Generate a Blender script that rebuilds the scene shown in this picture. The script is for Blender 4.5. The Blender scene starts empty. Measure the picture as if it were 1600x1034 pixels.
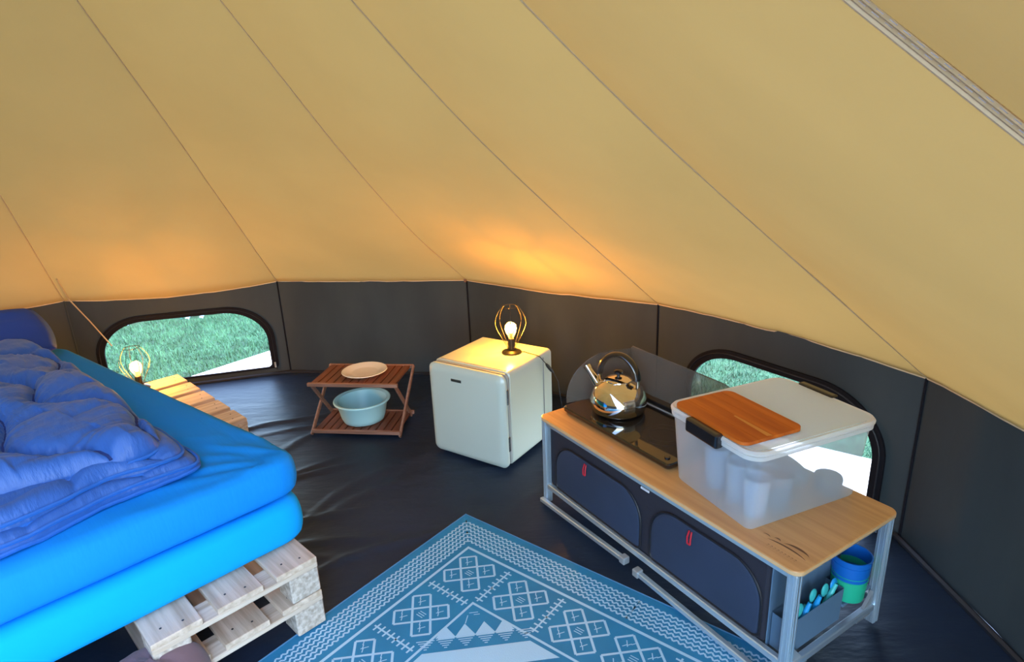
import bpy, bmesh, math, random
from math import sin, cos, pi, radians, sqrt, atan2, exp
from mathutils.bvhtree import BVHTree
from mathutils import Vector, Matrix, noise
random.seed(7)
sc = bpy.context.scene
COL = sc.collection

# ------------------------------------------------------------------ camera
cam = bpy.data.cameras.new('camera'); cam_o = bpy.data.objects.new('camera', cam); COL.objects.link(cam_o)
cam.sensor_width = 36; cam.lens = 959.45/1600*36; cam.clip_start = .02
CP, CR, CH = .3047, .0422, 1.5237
vu = Vector((1, 0, 0)); vv = Vector((0, sin(CP), cos(CP))); vd = Vector((0, cos(CP), -sin(CP)))
cr = vu*cos(CR)-vv*sin(CR); cu = vu*sin(CR)+vv*cos(CR)
cam_o.matrix_world = Matrix(((cr.x, cu.x, -vd.x, 0), (cr.y, cu.y, -vd.y, 0), (cr.z, cu.z, -vd.z, CH), (0, 0, 0, 1)))
sc.camera = cam_o
# ------------------------------------------------------------------ world, sun, exposure
w = bpy.data.worlds.new('world'); sc.world = w; w.use_nodes = True
nt = w.node_tree; bgn = nt.nodes['Background']
sky = nt.nodes.new('ShaderNodeTexSky'); sky.sky_type = 'NISHITA'; sky.sun_disc = False
sky.sun_elevation = radians(52); sky.sun_rotation = radians(83); sky.altitude = 100; sky.air_density = 1.0; sky.dust_density = 1.2
nt.links.new(sky.outputs[0], bgn.inputs[0]); bgn.inputs[1].default_value = 4.0
sun = bpy.data.lights.new('sun', 'SUN'); sun.energy = 6.5; sun.angle = radians(1.5); sun.color = (1, .95, .86)
sun_o = bpy.data.objects.new('sun', sun); COL.objects.link(sun_o)
sun_o.rotation_euler = Vector((-1.0, -.12, -.85)).to_track_quat('-Z', 'Y').to_euler()
sun_o.location = (0, 0, 8)
sc.view_settings.view_transform = 'Standard'; sc.view_settings.look = 'None'; sc.view_settings.gamma = 1
sc.view_settings.exposure = -.55
sc.cycles.max_bounces = 10; sc.cycles.diffuse_bounces = 6; sc.cycles.transparent_max_bounces = 24
sc.cycles.sample_clamp_indirect = 6

# ------------------------------------------------------------------ helpers
class MB:
    def __init__(s): s.v = []; s.f = []
    def add(s, vs, fs):
        k = len(s.v); s.v += [tuple(v) for v in vs]; s.f += [tuple(i+k for i in f) for f in fs]; return s
    def box(s, x0, x1, y0, y1, z0, z1, M=None):
        vs = [Vector((x, y, z)) for z in (z0, z1) for y in (y0, y1) for x in (x0, x1)]
        if M: vs = [M @ v for v in vs]
        return s.add(vs, [(0, 2, 3, 1), (4, 5, 7, 6), (0, 1, 5, 4), (2, 6, 7, 3), (0, 4, 6, 2), (1, 3, 7, 5)])
    def rbox(s, x0, x1, y0, y1, z0, z1, r=.01, seg=3, M=None):
        bm = bmesh.new(); bmesh.ops.create_cube(bm, size=1)
        for v in bm.verts:
            v.co = Vector(((x0+x1)/2+v.co.x*(x1-x0), (y0+y1)/2+v.co.y*(y1-y0), (z0+z1)/2+v.co.z*(z1-z0)))
        bmesh.ops.bevel(bm, geom=bm.edges[:], offset=r, segments=seg, profile=.5, affect='EDGES')
        vs = [(M @ v.co if M else v.co.copy()) for v in bm.verts]; bm.verts.index_update()
        fs = [[v.index for v in f.verts] for f in bm.faces]; bm.free()
        return s.add(vs, fs)
    def beam(s, p, q, w, h, up=(0, 0, 1)):
        p = Vector(p); q = Vector(q); d = (q-p); L = d.length; d.normalize(); u = Vector(up)
        sd = d.cross(u).normalized(); u = sd.cross(d)
        M = Matrix(((d.x, sd.x, u.x, p.x), (d.y, sd.y, u.y, p.y), (d.z, sd.z, u.z, p.z), (0, 0, 0, 1)))
        return s.rbox(0, L, -w/2, w/2, -h/2, h/2, min(w, h)*.16, 1, M)
    def tube(s, pts, r, n=8, closed=False):
        pts = [Vector(p) for p in pts]; N = len(pts); rings = []
        prev = None
        for i, p in enumerate(pts):
            if closed: t = pts[(i+1) % N]-pts[i-1]
            else: t = pts[min(i+1, N-1)]-pts[max(i-1, 0)]
            t.normalize()
            a = Vector((0, 0, 1)) if prev is None else prev
            if abs(a.dot(t)) > .98: a = Vector((1, 0, 0))
            x = (a-t*a.dot(t)).normalized(); prev = x; y = t.cross(x)
            rr = r[i] if isinstance(r, (list, tuple)) else r
            rings.append([p+(x*cos(2*pi*k/n)+y*sin(2*pi*k/n))*rr for k in range(n)])
        vs = [v for R in rings for v in R]; fs = []
        M_ = N if closed else N-1
        for i in range(M_):
            j = (i+1) % N
            fs += [(i*n+k, i*n+(k+1) % n, j*n+(k+1) % n, j*n+k) for k in range(n)]
        if not closed: fs += [tuple(range(n))[::-1], tuple((N-1)*n+k for k in range(n))]
        return s.add(vs, fs)
    def lathe(s, prof, n=32, c=(0, 0, 0), sx=1, sy=1, cap=True):
        vs = []; fs = []
        for (r, z) in prof: vs += [(c[0]+r*cos(2*pi*k/n)*sx, c[1]+r*sin(2*pi*k/n)*sy, c[2]+z) for k in range(n)]
        for i in range(len(prof)-1):
            fs += [(i*n+k, i*n+(k+1) % n, (i+1)*n+(k+1) % n, (i+1)*n+k) for k in range(n)]
        if cap: fs += [tuple(range(n))[::-1], tuple((len(prof)-1)*n+k for k in range(n))]
        return s.add(vs, fs)
    def prism(s, poly, z0, z1, M=None):
        n = len(poly); vs = [Vector((x, y, z0)) for x, y in poly]+[Vector((x, y, z1)) for x, y in poly]
        if M: vs = [M @ v for v in vs]
        return s.add(vs, [tuple(range(n))[::-1], tuple(range(n, 2*n))]+[(k, (k+1) % n, n+(k+1) % n, n+k) for k in range(n)])
    def rings(s, rings, cap=True):
        n = len(rings[0]); vs = [v for r in rings for v in r]; fs = []
        for i in range(len(rings)-1):
            fs += [(i*n+k, i*n+(k+1) % n, (i+1)*n+(k+1) % n, (i+1)*n+k) for k in range(n)]
        if cap: fs += [tuple(range(n))[::-1], tuple((len(rings)-1)*n+k for k in range(n))]
        return s.add(vs, fs)
    def build(s, name, mat, parent=None, smooth=False, loc=None, rz=0, angle=None):
        me = bpy.data.meshes.new(name); me.from_pydata(s.v, [], s.f); me.validate()
        bm = bmesh.new(); bm.from_mesh(me); bmesh.ops.recalc_face_normals(bm, faces=bm.faces[:]); bm.to_mesh(me); bm.free()
        o = bpy.data.objects.new(name, me); COL.objects.link(o); me.materials.append(mat)
        if smooth:
            me.polygons.foreach_set('use_smooth', [True]*len(me.polygons))
            me.set_sharp_from_angle(angle=radians(angle or 40))
        if parent: o.parent = parent
        if loc: o.location = loc
        o.rotation_euler.z = rz
        return o
def tag(o, label=None, cat=None, group=None, kind=None):
    for k, v in (('label', label), ('category', cat), ('group', group), ('kind', kind)):
        if v: o[k] = v
    return o
def empty(name, loc=(0, 0, 0), rz=0, **kw):
    o = bpy.data.objects.new(name, None); COL.objects.link(o); o.location = loc; o.rotation_euler.z = rz
    o.empty_display_size = .05
    return tag(o, **kw)
def copy_tree(o, parent=None, top=True):
    c = o.copy(); COL.objects.link(c)
    if not top: c.parent = parent
    for ch in [x for x in COL.objects if x.parent == o]: copy_tree(ch, c, False)
    return c
def rrect(x0, x1, y0, y1, r, n=6):
    out = []
    for cx, cy, a0 in ((x1-r, y1-r, 0), (x0+r, y1-r, 90), (x0+r, y0+r, 180), (x1-r, y0+r, 270)):
        for k in range(n+1):
            a = radians(a0+90*k/n); out.append((cx+r*cos(a), cy+r*sin(a)))
    return out
def fbm(x, y, z=0, o=4): return noise.fractal(Vector((x, y, z)), 1.0, 2.0, o)

# ------------------------------------------------------------------ materials
def mat(name, col, rough=.6, metal=0, bump=None, var=None, spec=.5, coat=0, sheen=0, dist=.002):
    """bump=(scale, strength, (sx,sy,sz)); var=(colour2, scale, (sx,sy,sz))"""
    m = bpy.data.materials.new(name); m.use_nodes = True; n = m.node_tree; b = n.nodes['Principled BSDF']
    b.inputs['Base Color'].default_value = (*col, 1); b.inputs['Roughness'].default_value = rough
    b.inputs['Metallic'].default_value = metal; b.inputs['Specular IOR Level'].default_value = spec
    b.inputs['Coat Weight'].default_value = coat; b.inputs['Sheen Weight'].default_value = sheen
    tc = n.nodes.new('ShaderNodeTexCoord')
    def nz(scale, st, det=4):
        mp = n.nodes.new('ShaderNodeMapping'); mp.inputs['Scale'].default_value = st; n.links.new(tc.outputs['Object'], mp.inputs[0])
        t = n.nodes.new('ShaderNodeTexNoise'); t.inputs['Scale'].default_value = scale; t.inputs['Detail'].default_value = det
        n.links.new(mp.outputs[0], t.inputs[0]); return t
    if var:
        t = nz(var[1], var[2] if len(var) > 2 else (1, 1, 1))
        cr_ = n.nodes.new('ShaderNodeValToRGB'); cr_.color_ramp.elements[0].position = .35; cr_.color_ramp.elements[1].position = .65
        cr_.color_ramp.elements[0].color = (*col, 1); cr_.color_ramp.elements[1].color = (*var[0], 1)
        n.links.new(t.outputs[0], cr_.inputs[0]); n.links.new(cr_.outputs[0], b.inputs['Base Color'])
    if bump:
        t = nz(bump[0], bump[2] if len(bump) > 2 else (1, 1, 1))
        bp = n.nodes.new('ShaderNodeBump'); bp.inputs['Strength'].default_value = bump[1]; bp.inputs['Distance'].default_value = dist
        n.links.new(t.outputs[0], bp.inputs['Height']); n.links.new(bp.outputs[0], b.inputs['Normal'])
    return m
def clear_mat(name, tint, fac_surface, col=(.8, .85, .9), rough=.2, translucent=0):
    """see-through plastic or glass: transparent + a share of glossy/diffuse surface"""
    m = bpy.data.materials.new(name); m.use_nodes = True; n = m.node_tree
    for x in list(n.nodes): n.nodes.remove(x)
    out = n.nodes.new('ShaderNodeOutputMaterial'); tr = n.nodes.new('ShaderNodeBsdfTransparent'); tr.inputs[0].default_value = (*tint, 1)
    pb = n.nodes.new('ShaderNodeBsdfPrincipled'); pb.inputs['Base Color'].default_value = (*col, 1); pb.inputs['Roughness'].default_value = rough
    last = pb
    if translucent:
        tl = n.nodes.new('ShaderNodeBsdfTranslucent'); tl.inputs[0].default_value = (*col, 1)
        mx = n.nodes.new('ShaderNodeMixShader'); mx.inputs[0].default_value = translucent
        n.links.new(pb.outputs[0], mx.inputs[1]); n.links.new(tl.outputs[0], mx.inputs[2]); last = mx
    m2 = n.nodes.new('ShaderNodeMixShader')
    n.links.new(tr.outputs[0], m2.inputs[1]); n.links.new(last.outputs[0], m2.inputs[2])
    lw = n.nodes.new('ShaderNodeLayerWeight'); lw.inputs[0].default_value = .35
    mr = n.nodes.new('ShaderNodeMapRange'); mr.inputs['To Min'].default_value = fac_surface; mr.inputs['To Max'].default_value = min(1, fac_surface+.35)
    n.links.new(lw.outputs['Facing'], mr.inputs['Value']); n.links.new(mr.outputs[0], m2.inputs[0])
    n.links.new(m2.outputs[0], out.inputs[0]); return m
def canvas_mat(name, col, tcol, trans=.5):
    m = bpy.data.materials.new(name); m.use_nodes = True; n = m.node_tree
    for x in list(n.nodes): n.nodes.remove(x)
    out = n.nodes.new('ShaderNodeOutputMaterial'); d = n.nodes.new('ShaderNodeBsdfDiffuse'); t = n.nodes.new('ShaderNodeBsdfTranslucent')
    mx = n.nodes.new('ShaderNodeMixShader'); mx.inputs[0].default_value = trans
    tc = n.nodes.new('ShaderNodeTexCoord'); nz = n.nodes.new('ShaderNodeTexNoise'); nz.inputs['Scale'].default_value = 2.2; nz.inputs['Detail'].default_value = 5
    n.links.new(tc.outputs['Object'], nz.inputs[0])
    def ramp(c, k):
        r = n.nodes.new('ShaderNodeValToRGB'); r.color_ramp.elements[0].position = .3; r.color_ramp.elements[1].position = .7
        r.color_ramp.elements[0].color = (c[0]*k, c[1]*k, c[2]*k, 1); r.color_ramp.elements[1].color = (*c, 1)
        n.links.new(nz.outputs[0], r.inputs[0]); return r
    n.links.new(ramp(col, .92).outputs[0], d.inputs[0]); n.links.new(ramp(tcol, .93).outputs[0], t.inputs[0])
    n2 = n.nodes.new('ShaderNodeTexNoise'); n2.inputs['Scale'].default_value = 9; n2.inputs['Detail'].default_value = 6; n.links.new(tc.outputs['Object'], n2.inputs[0])
    bp = n.nodes.new('ShaderNodeBump'); bp.inputs['Strength'].default_value = .25; bp.inputs['Distance'].default_value = .008
    n.links.new(n2.outputs[0], bp.inputs['Height']); n.links.new(bp.outputs[0], d.inputs['Normal'])
    n.links.new(d.outputs[0], mx.inputs[1]); n.links.new(t.outputs[0], mx.inputs[2]); n.links.new(mx.outputs[0], out.inputs[0]); return m
def emit_mat(name, col, st):
    m = bpy.data.materials.new(name); m.use_nodes = True; b = m.node_tree.nodes['Principled BSDF']
    b.inputs['Emission Color'].default_value = (*col, 1); b.inputs['Emission Strength'].default_value = st; b.inputs['Base Color'].default_value = (*col, 1); return m

M_canvas = canvas_mat('canvas', (.49, .335, .125), (.26, .162, .048), .115)
M_hem = mat('canvas_hem', (.62, .47, .28), .8)
M_seam = mat('canvas_seam', (.46, .33, .18), .8)
M_wall = mat('wall_canvas', (.048, .060, .064), .75, bump=(7, .5, (1, 1, .3)), var=((.036, .047, .053), 3, (1, 1, .4)), dist=.01, spec=.2)
M_binding = mat('window_binding', (.010, .010, .014), .9, spec=.15)
M_floor = mat('groundsheet', (.012, .021, .038), .46, bump=(5, .55, (1, 2.6, 1)), var=((.016, .028, .052), 2.5), dist=.012, spec=.28)
M_skirt = mat('groundsheet_edge', (.012, .014, .02), .5)
M_grass = mat('lawn', (.008, .055, .022), .9, bump=(60, 1), var=((.025, .12, .05), 9), dist=.03)
M_blade = mat('grass_blades', (.010, .08, .035), .8, var=((.05, .18, .085), 4))
M_pad = mat('paving', (.75, .73, .70), .8, bump=(40, .3))
M_leaf = mat('shrub_leaves', (.03, .16, .12), .6, var=((.07, .3, .2), 8))
M_petal = mat('petals', (.55, .68, .85), .6)
M_pvc = clear_mat('clear_pvc', (.97, .99, .98), .03, rough=.06)
M_sheet = mat('blue_sheet', (.003, .23, .68), .8, bump=(6, .35, (.6, 4, 1)), spec=.2, dist=.01)
M_under = mat('blue_mattress_daylit', (.002, .35, .84), .85, bump=(3, .15), spec=.15, dist=.01)  # same blue as the sheet, door daylight on the front painted into it
M_duvet = mat('blue_duvet', (.013, .085, .32), .5, bump=(16, .6, (.7, 3, 1)), sheen=.1, dist=.008)
M_pipe = mat('duvet_piping', (.012, .11, .42), .55)
M_qseam = mat('quilting_groove_shade', (.004, .02, .12), .8)  # dark navy paints the shade of the quilting grooves along the seams
M_pillow = mat('dark_blue_pillow', (.008, .045, .26), .8, bump=(9, .4), dist=.01)
M_pine = mat('pallet_wood', (.70, .56, .42), .75, bump=(3, .6, (2, 30, 30)), var=((.46, .34, .23), 3, (1, 14, 14)), dist=.003)
M_pine2 = mat('pallet_wood_cross', (.72, .60, .47), .75, bump=(3, .6, (30, 2, 30)), var=((.46, .34, .23), 3, (14, 1, 14)), dist=.003)
M_chip = mat('chipboard_block', (.62, .54, .44), .9, bump=(70, .8), var=((.36, .29, .22), 60), dist=.004)
M_nail = mat('nail_head', (.05, .05, .05), .5, .6)
M_brown = mat('mauve_fabric', (.17, .10, .11), .85, bump=(120, .4, (1, 1, 1)), sheen=.2)
M_redwood = mat('redwood', (.22, .065, .028), .5, bump=(4, .4, (30, 2, 30)), var=((.13, .038, .018), 4, (16, 1, 16)))
M_redwood_l = mat('redwood_rail', (.36, .17, .11), .45, var=((.25, .11, .065), 5, (1, 14, 14)))
M_plate = mat('glazed_plate', (.78, .70, .56), .2, coat=.5)
M_basin = mat('mint_plastic', (.45, .72, .70), .35, var=((.48, .76, .74), 3))
M_fridge = mat('fridge_enamel', (.52, .58, .50), .28, coat=.3)
M_gasket = mat('grey_gasket', (.3, .31, .29), .6)
M_chrome = mat('dark_chrome', (.30, .31, .30), .25, 1)
M_badge = mat('badge', (.13, .15, .15), .3, .8)
M_black = mat('black_metal', (.012, .010, .009), .4, .3)
M_cord = mat('black_cord', (.012, .012, .013), .5)
M_bulbglass = clear_mat('bulb_glass', (1, .97, .9), .02, rough=.05)
M_fil = emit_mat('lamp_filament', (1, .40, .035), 3300)
M_bamboo = mat('bamboo', (.66, .35, .13), .38, bump=(3, .15, (1, 40, 10)), var=((.56, .28, .095), 2.5, (1, 22, 10)), coat=.15)
M_bambooedge = mat('bamboo_edge', (.66, .42, .20), .5)
M_print = mat('brown_print', (.16, .07, .03), .6)
M_alu = mat('brushed_aluminium', (.60, .70, .76), .36, .75)
M_aluj = mat('aluminium_bracket', (.50, .52, .52), .45, .6)
M_cab = mat('dark_cabinet_fabric', (.014, .014, .024), .8, bump=(10, .5), dist=.01)
M_cabdoor = mat('blue_grey_mesh_fabric', (.016, .030, .062), .75, bump=(400, .3), var=((.019, .034, .072), 4))
M_zip = mat('black_zip', (.006, .006, .010), .5)
M_red = mat('red_cord', (.55, .012, .03), .6)
M_white = mat('white_tag', (.7, .72, .75), .6)
M_pocket = mat('grey_blue_pocket', (.085, .155, .23), .8, bump=(30, .4))
M_hob = mat('black_glass', (.012, .009, .008), .06, spec=.6, coat=.5)
M_hobring = mat('hob_ring', (.03, .025, .022), .15)
M_steel = mat('polished_steel', (.80, .74, .66), .07, 1)
M_bake = mat('black_handle', (.01, .01, .012), .22, coat=.5)
M_glass = clear_mat('smoked_glass', (.62, .58, .53), .26, col=(.30, .27, .23), rough=.12)
M_box = clear_mat('milky_plastic', (.90, .95, .99), .30, col=(.90, .96, 1.0), rough=.18, translucent=.5)
M_lid = clear_mat('milky_lid_plastic', (.93, .97, .98), .62, col=(.92, .98, .97), rough=.2, translucent=.4)
M_rim = clear_mat('milky_rim_plastic', (.9, .93, .93), .70, col=(.92, .92, .89), rough=.3, translucent=.3)
M_glassware = clear_mat('glassware', (.62, .74, .85), .5, col=(.50, .62, .74), rough=.08)
M_greyware = clear_mat('grey_glassware', (.42, .50, .56), .7, col=(.20, .27, .33), rough=.12)
M_board = mat('acacia_board', (.62, .15, .012), .5, bump=(3, .15, (1, 20, 10)), var=((.42, .08, .006), 3, (.8, 9, 6)), spec=.3)
M_board2 = mat('acacia_board_light', (.70, .30, .05), .45, var=((.60, .22, .03), 3, (.8, 9, 6)))
M_cupblue = mat('blue_plastic', (.006, .13, .48), .35)
M_cupgreen = mat('green_plastic', (.02, .45, .25), .35)
M_cutteal = mat('teal_plastic', (.05, .50, .47), .4)
M_cutblue = mat('bright_blue_plastic', (.01, .30, .65), .4)
M_rug = mat('rug_blue', (.018, .20, .37), .8, bump=(350, .5), var=((.022, .24, .43), 6))
M_rugw = mat('rug_pattern', (.42, .66, .80), .8, bump=(350, .5))
M_rughem = mat('rug_hem', (.06, .17, .29), .8)

# ------------------------------------------------------------------ tent
TC = Vector((-1.44, 1.076))
PL = [(3.04, .655), (2.6, 1.04), (2.23, 1.357), (1.99, 1.573), (1.40, 2.056), (.10, 3.12)]
PB = [(3.06, .655), (2.47, 1.028), (1.885, 1.50), (1.54, 1.822), (1.34, 2.004), (.10, 3.12)]
PR = [(3.02, .655), (2.2, 1.24), (1.705, 1.626), (1.378, 1.926), (.10, 3.12)]
PD = [(3.045, .655), (2.1, 1.377), (1.804, 1.612), (1.568, 1.82), (.10, 3.12)]
corners = [(116.9, PL), (92.75, PL), (67.7, PB), (42.7, PR), (17.7, PD), (-18, PD), (-35, PD), (-76, PD)]
for k in range(1, 7): corners.append((-76-23.87*k, PD if k < 4 else PL))
NC = len(corners)
def prof(P, t):   # t 0 at eave .. 1 at apex, smooth interpolation (monotone-ish) over R
    R0, R1 = P[0][0], P[-1][0]; R = R0+(R1-R0)*t
    for (ra, za), (rb, zb) in zip(P, P[1:]):
        if ra >= R >= rb-1e-6: return R, za+(zb-za)*(ra-R)/(ra-rb)
    return P[-1]
def seam_pt(i, t):
    a, P = corners[i]
    # average neighbours to soften the kinks of the measured profile
    zs = [prof(P, min(1, max(0, t+d)))[1] for d in (-.05, 0, .05)]
    R, z = prof(P, t)
    if .05 < t < .95: z = sum(zs)/3
    return Vector((TC.x+R*cos(radians(a)), TC.y+R*sin(radians(a)), z))
def corner_xy(i, off=0):
    a, P = corners[i]; R = P[0][0]+off
    return Vector((TC.x+R*cos(radians(a)), TC.y+R*sin(radians(a)), 0))
DOOR = 6                                              # opening between corners 6 and 7
SAG = {0: -.035, 1: -.004, 2: -.012, 3: .022, 4: .02}
ceil = empty('ceiling', (TC.x, TC.y, 0), kind='structure', label='beige canvas roof of the bell tent')
def loc(v): return (v.x-TC.x, v.y-TC.y, v.z)
for i in range(NC):
    if i == DOOR: continue
    j = (i+1) % NC; mb = MB(); NU, NV = 22, 30; vs = []
    for b in range(NV+1):
        t = (b/NV)**1.15
        A_, B_ = seam_pt(i, t), seam_pt(j, t)
        for a in range(NU+1):
            s_ = a/NU; p = A_.lerp(B_, s_); bow = sin(pi*s_)
            inward = Vector((TC.x-p.x, TC.y-p.y, 0)).normalized()
            p += inward*.018*bow*sin(pi*min(1, t*1.2))
            p.z += SAG.get(i, -.01)*bow*(1-t)**6
            wr = fbm(p.x*5, p.y*5, p.z*2)*.008*(1-t)**2+fbm(p.x*1.3, p.y*1.3, p.z*1.3+5)*.010*bow
            edge = fbm(s_*9, i*3.1, .3)*.006*bow*(1-t)**20
            p += inward*wr; p.z += edge
            vs.append(loc(p))
    fs = [(b*(NU+1)+a, b*(NU+1)+a+1, (b+1)*(NU+1)+a+1, (b+1)*(NU+1)+a) for b in range(NV) for a in range(NU)]
    mb.add(vs, fs); o = mb.build('roof_panel', M_canvas, ceil, True, angle=80)
    hem = MB(); hem.tube([vs[a] for a in range(NU+1)], .0045, 5); hem.build('eave_hem', M_hem, ceil, True)
for i in range(NC):
    if i == 5: continue
    mb = MB(); pts = []
    for b in range(40):
        p = seam_pt(i, b/39); d = Vector((TC.x-p.x, TC.y-p.y, 0)).normalized(); pts.append(loc(p+d*.002))
    mb.tube(pts, .0028, 5); mb.build('roof_seam', M_seam, ceil, True)
# broad zipped seam with stitching at the side of the door
mb = MB(); mz = MB(); st = MB()
a5 = radians(-18); tan = Vector((-sin(a5), cos(a5), 0))
P5 = [seam_pt(5, b/60) for b in range(61)]
for off, r_, tgt in ((.012, .004, mb), (.0, .003, mz), (-.014, .0025, mz)):
    tgt.tube([loc(p+tan*off+Vector((TC.x-p.x, TC.y-p.y, 0)).normalized()*.006) for p in P5], r_, 5)
mb.build('seam_cord', M_hem, ceil, True); mz.build('seam_fold', M_seam, ceil, True)
tt = 0
for k in range(len(P5)-1):
    p, q = P5[k], P5[k+1]; d = q-p; n_ = int(d.length/.011)
    for m in range(n_):
        c = p+d*(m/n_); inn = Vector((TC.x-c.x, TC.y-c.y, 0)).normalized()*.004
        for off in (-.008, -.022):
            u = d.normalized()*.0035; sd = tan*.0012; cc = c+tan*off+inn-Vector((0, 0, .004))
            st.add([loc(cc-u-sd), loc(cc+u-sd), loc(cc+u+sd), loc(cc-u+sd)], [(0, 1, 2, 3)])
tag(st.build('stitching', M_white, ceil), kind='stuff')
tagloop = MB()
p = seam_pt(2, 0); tagloop.rbox(-.008, .008, -.006, .006, -.02, .014, .003, 1, Matrix.Translation(Vector(loc(p))+Vector((-.01, -.02, .01))))
tagloop.build('toggle', M_print, ceil)
# loose cord running beside the left corner
mb = MB(); p0 = seam_pt(0, .07); p1 = seam_pt(0, 0)
mb.tube([loc(p0+Vector((.05, -.02, 0))), loc(p1+Vector((.07, -.05, .02))), loc(p1+Vector((.17, -.06, -.12))), loc(p1+Vector((.25, -.03, -.30)))], .004, 5)
mb.build('guy_cord', M_seam, ceil, True)

WALLTOP = .70
names = ['wall_back_left', 'wall_back', 'wall_back_right', 'wall_right', 'wall_front_right', 'wall_door_side', None,
         'wall_door_left', 'wall_front', 'wall_front_left', 'wall_left_front', 'wall_left_middle', 'wall_left_rear', 'wall_left']
def win_outline(x0, x1, z0, z1, rb, rt, n=14):
    out = []
    for cx, cz, a0, r in ((x1-rt[0], z1-rt[1], 0, rt), (x0+rt[0], z1-rt[1], 90, rt), (x0+rb, z0+rb, 180, (rb, rb)), (x1-rb, z0+rb, 270, (rb, rb))):
        for k in range(n+1):
            a = radians(a0+90*k/n); out.append((cx+r[0]*cos(a), cz+r[1]*sin(a)))
    return out
def frame_of(i):
    A_, B_ = corner_xy(i), corner_xy((i+1) % NC); L = (B_-A_).length; d = (B_-A_)/L; n_ = Vector((-d.y, d.x, 0))
    if n_.dot(Vector((TC.x, TC.y, 0))-A_) < 0: n_ = -n_                # points inward
    return A_, d, n_, L
wins = {0: (.15, 1.155, .055, .475), 3: (.25, 1.175, .06, .49)}
wn = 0
for i in range(NC):
    if i == DOOR: continue
    A_, d, n_, L = frame_of(i); mb = MB()
    def P3(x, z, off=0): q = A_+d*x+n_*off; return (q.x, q.y, z)
    if i in wins:
        x0, x1, z0, z1 = wins[i]; oc = win_outline(x0, x1, z0, z1, .03, (.27, .22)); n = len(oc); cx, cz = (x0+x1)/2, (z0+z1)/2
        outer = []
        for (x, z) in oc:
            dx, dz = x-cx, z-cz; t = min([((L-cx) if dx > 0 else cx)/abs(dx) if abs(dx) > 1e-6 else 1e9, ((WALLTOP-cz) if dz > 0 else cz)/abs(dz) if abs(dz) > 1e-6 else 1e9])
            outer.append((cx+dx*t, cz+dz*t))
        for cxn, czn in ((0, 0), (L, 0), (0, WALLTOP), (L, WALLTOP)):
            k = min(range(n), key=lambda q: (outer[q][0]-cxn)**2+(outer[q][1]-czn)**2); outer[k] = (cxn, czn)
        mb.rings([[P3(x, z) for x, z in outer], [P3(x, z) for x, z in oc]], cap=False)
        mb.build(names[i], M_wall).__setitem__('kind', 'structure')
        wn += 1
        W = empty('window_%d' % wn, tuple(A_), 0, kind='structure', label=('arched clear tent window with black binding behind the bed' if i == 0 else 'arched clear tent window with black binding behind the storage box'))
        def Q3(x, z, off=0): q = d*x+n_*off; return Vector((q.x, q.y, z))
        ow = .046
        oo = win_outline(x0-ow, x1+ow, z0-.012, z1+ow*.85, .03, (.30, .25))
        fr = MB(); fr.rings([[Q3(x, z, .003) for x, z in oo], [Q3(x, z, .014) for x, z in oo], [Q3(x, z, .014) for x, z in oc], [Q3(x, z, .003) for x, z in oc]], cap=False)
        fr.build('window_binding', M_binding, W)
        pn = MB(); pn.add([Q3(x, z, -.004) for x, z in oc], [tuple(range(n))]); pn.build('window_pane', M_pvc, W)
        zp = MB(); om = win_outline(x0-ow*.6, x1+ow*.6, z0-.006, z1+ow*.5, .03, (.285, .235))
        arc = [q for q in om if q[1] > z0+.02]
        arc = [Q3(x, z, .016) for x, z in om[:15+15]]      # over the top from right to left
        zp.tube([Q3(x1+ow*.6, z0-.02, .016)]+arc+[Q3(x0-ow*.6, z0-.02, .016)], .003, 5); zp.build('zip', M_zip, W, True)
        pl = MB(); pl.rbox(-.006, .006, -.003, .003, -.02, .02, .002, 1, Matrix.Translation(Q3(x1+ow*.5, z0+.015, .022))); pl.build('zip_pull', M_alu, W)
    else:
        NX, NZ = 40, 10; vs = []
        for c in range(NZ+1):
            for a in range(NX+1):
                x = L*a/NX; z = WALLTOP*c/NZ; e = sin(pi*a/NX)
                off = fbm(x*7, i*5.3, z*.8)*.016*e
                if i == 2: off += .012*e*sin(x*30+fbm(x*4, z*2)*3)
                off *= max(0, 1-(z/.64)**3)
                vs.append(P3(x, z, off))
        mb.add(vs, [(c*(NX+1)+a, c*(NX+1)+a+1, (c+1)*(NX+1)+a+1, (c+1)*(NX+1)+a) for c in range(NZ) for a in range(NX)])
        mb.build(names[i], M_wall, None, True, angle=80).__setitem__('kind', 'structure')
# vertical corner seams of the wall
n_t = 0
for i in range(NC):
    c = corner_xy(i, -.004); n_t += 1; mb = MB(); mb.tube([(c.x, c.y, 0), (c.x, c.y, .655)], .005, 6)
    mb.build('trim_%d' % n_t, M_binding if i else M_wall, None, True).__setitem__('kind', 'structure')
# ground sheet: a welded dark sheet with creases and a turned up dark edge
fl = MB(); NR, NT = 170, 168; vs = [(TC.x, TC.y, 0)]
def rad_at(th):
    for i in range(NC):
        a0 = corners[i][0]; a1 = corners[(i+1) % NC][0]
        if i == NC-1: a1 -= 360
        tt_ = th
        while tt_ > a0+1e-6: tt_ -= 360
        if a1-1e-6 <= tt_ <= a0+1e-6:
            A_, B_ = corner_xy(i)-Vector((*TC, 0)), corner_xy((i+1) % NC)-Vector((*TC, 0)); D_ = B_-A_
            dx, dy = cos(radians(th)), sin(radians(th)); return (A_.x*D_.y-A_.y*D_.x)/(dx*D_.y-dy*D_.x)
    return 3
angs = []
for i in range(NC):
    a0 = corners[i][0]; a1 = corners[(i+1) % NC][0]-(360 if i == NC-1 else 0)
    angs += [a0+(a1-a0)*k/30 for k in range(30)]
NT = len(angs); RR = [rad_at(a)+.035 for a in angs]
creases = []
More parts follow.
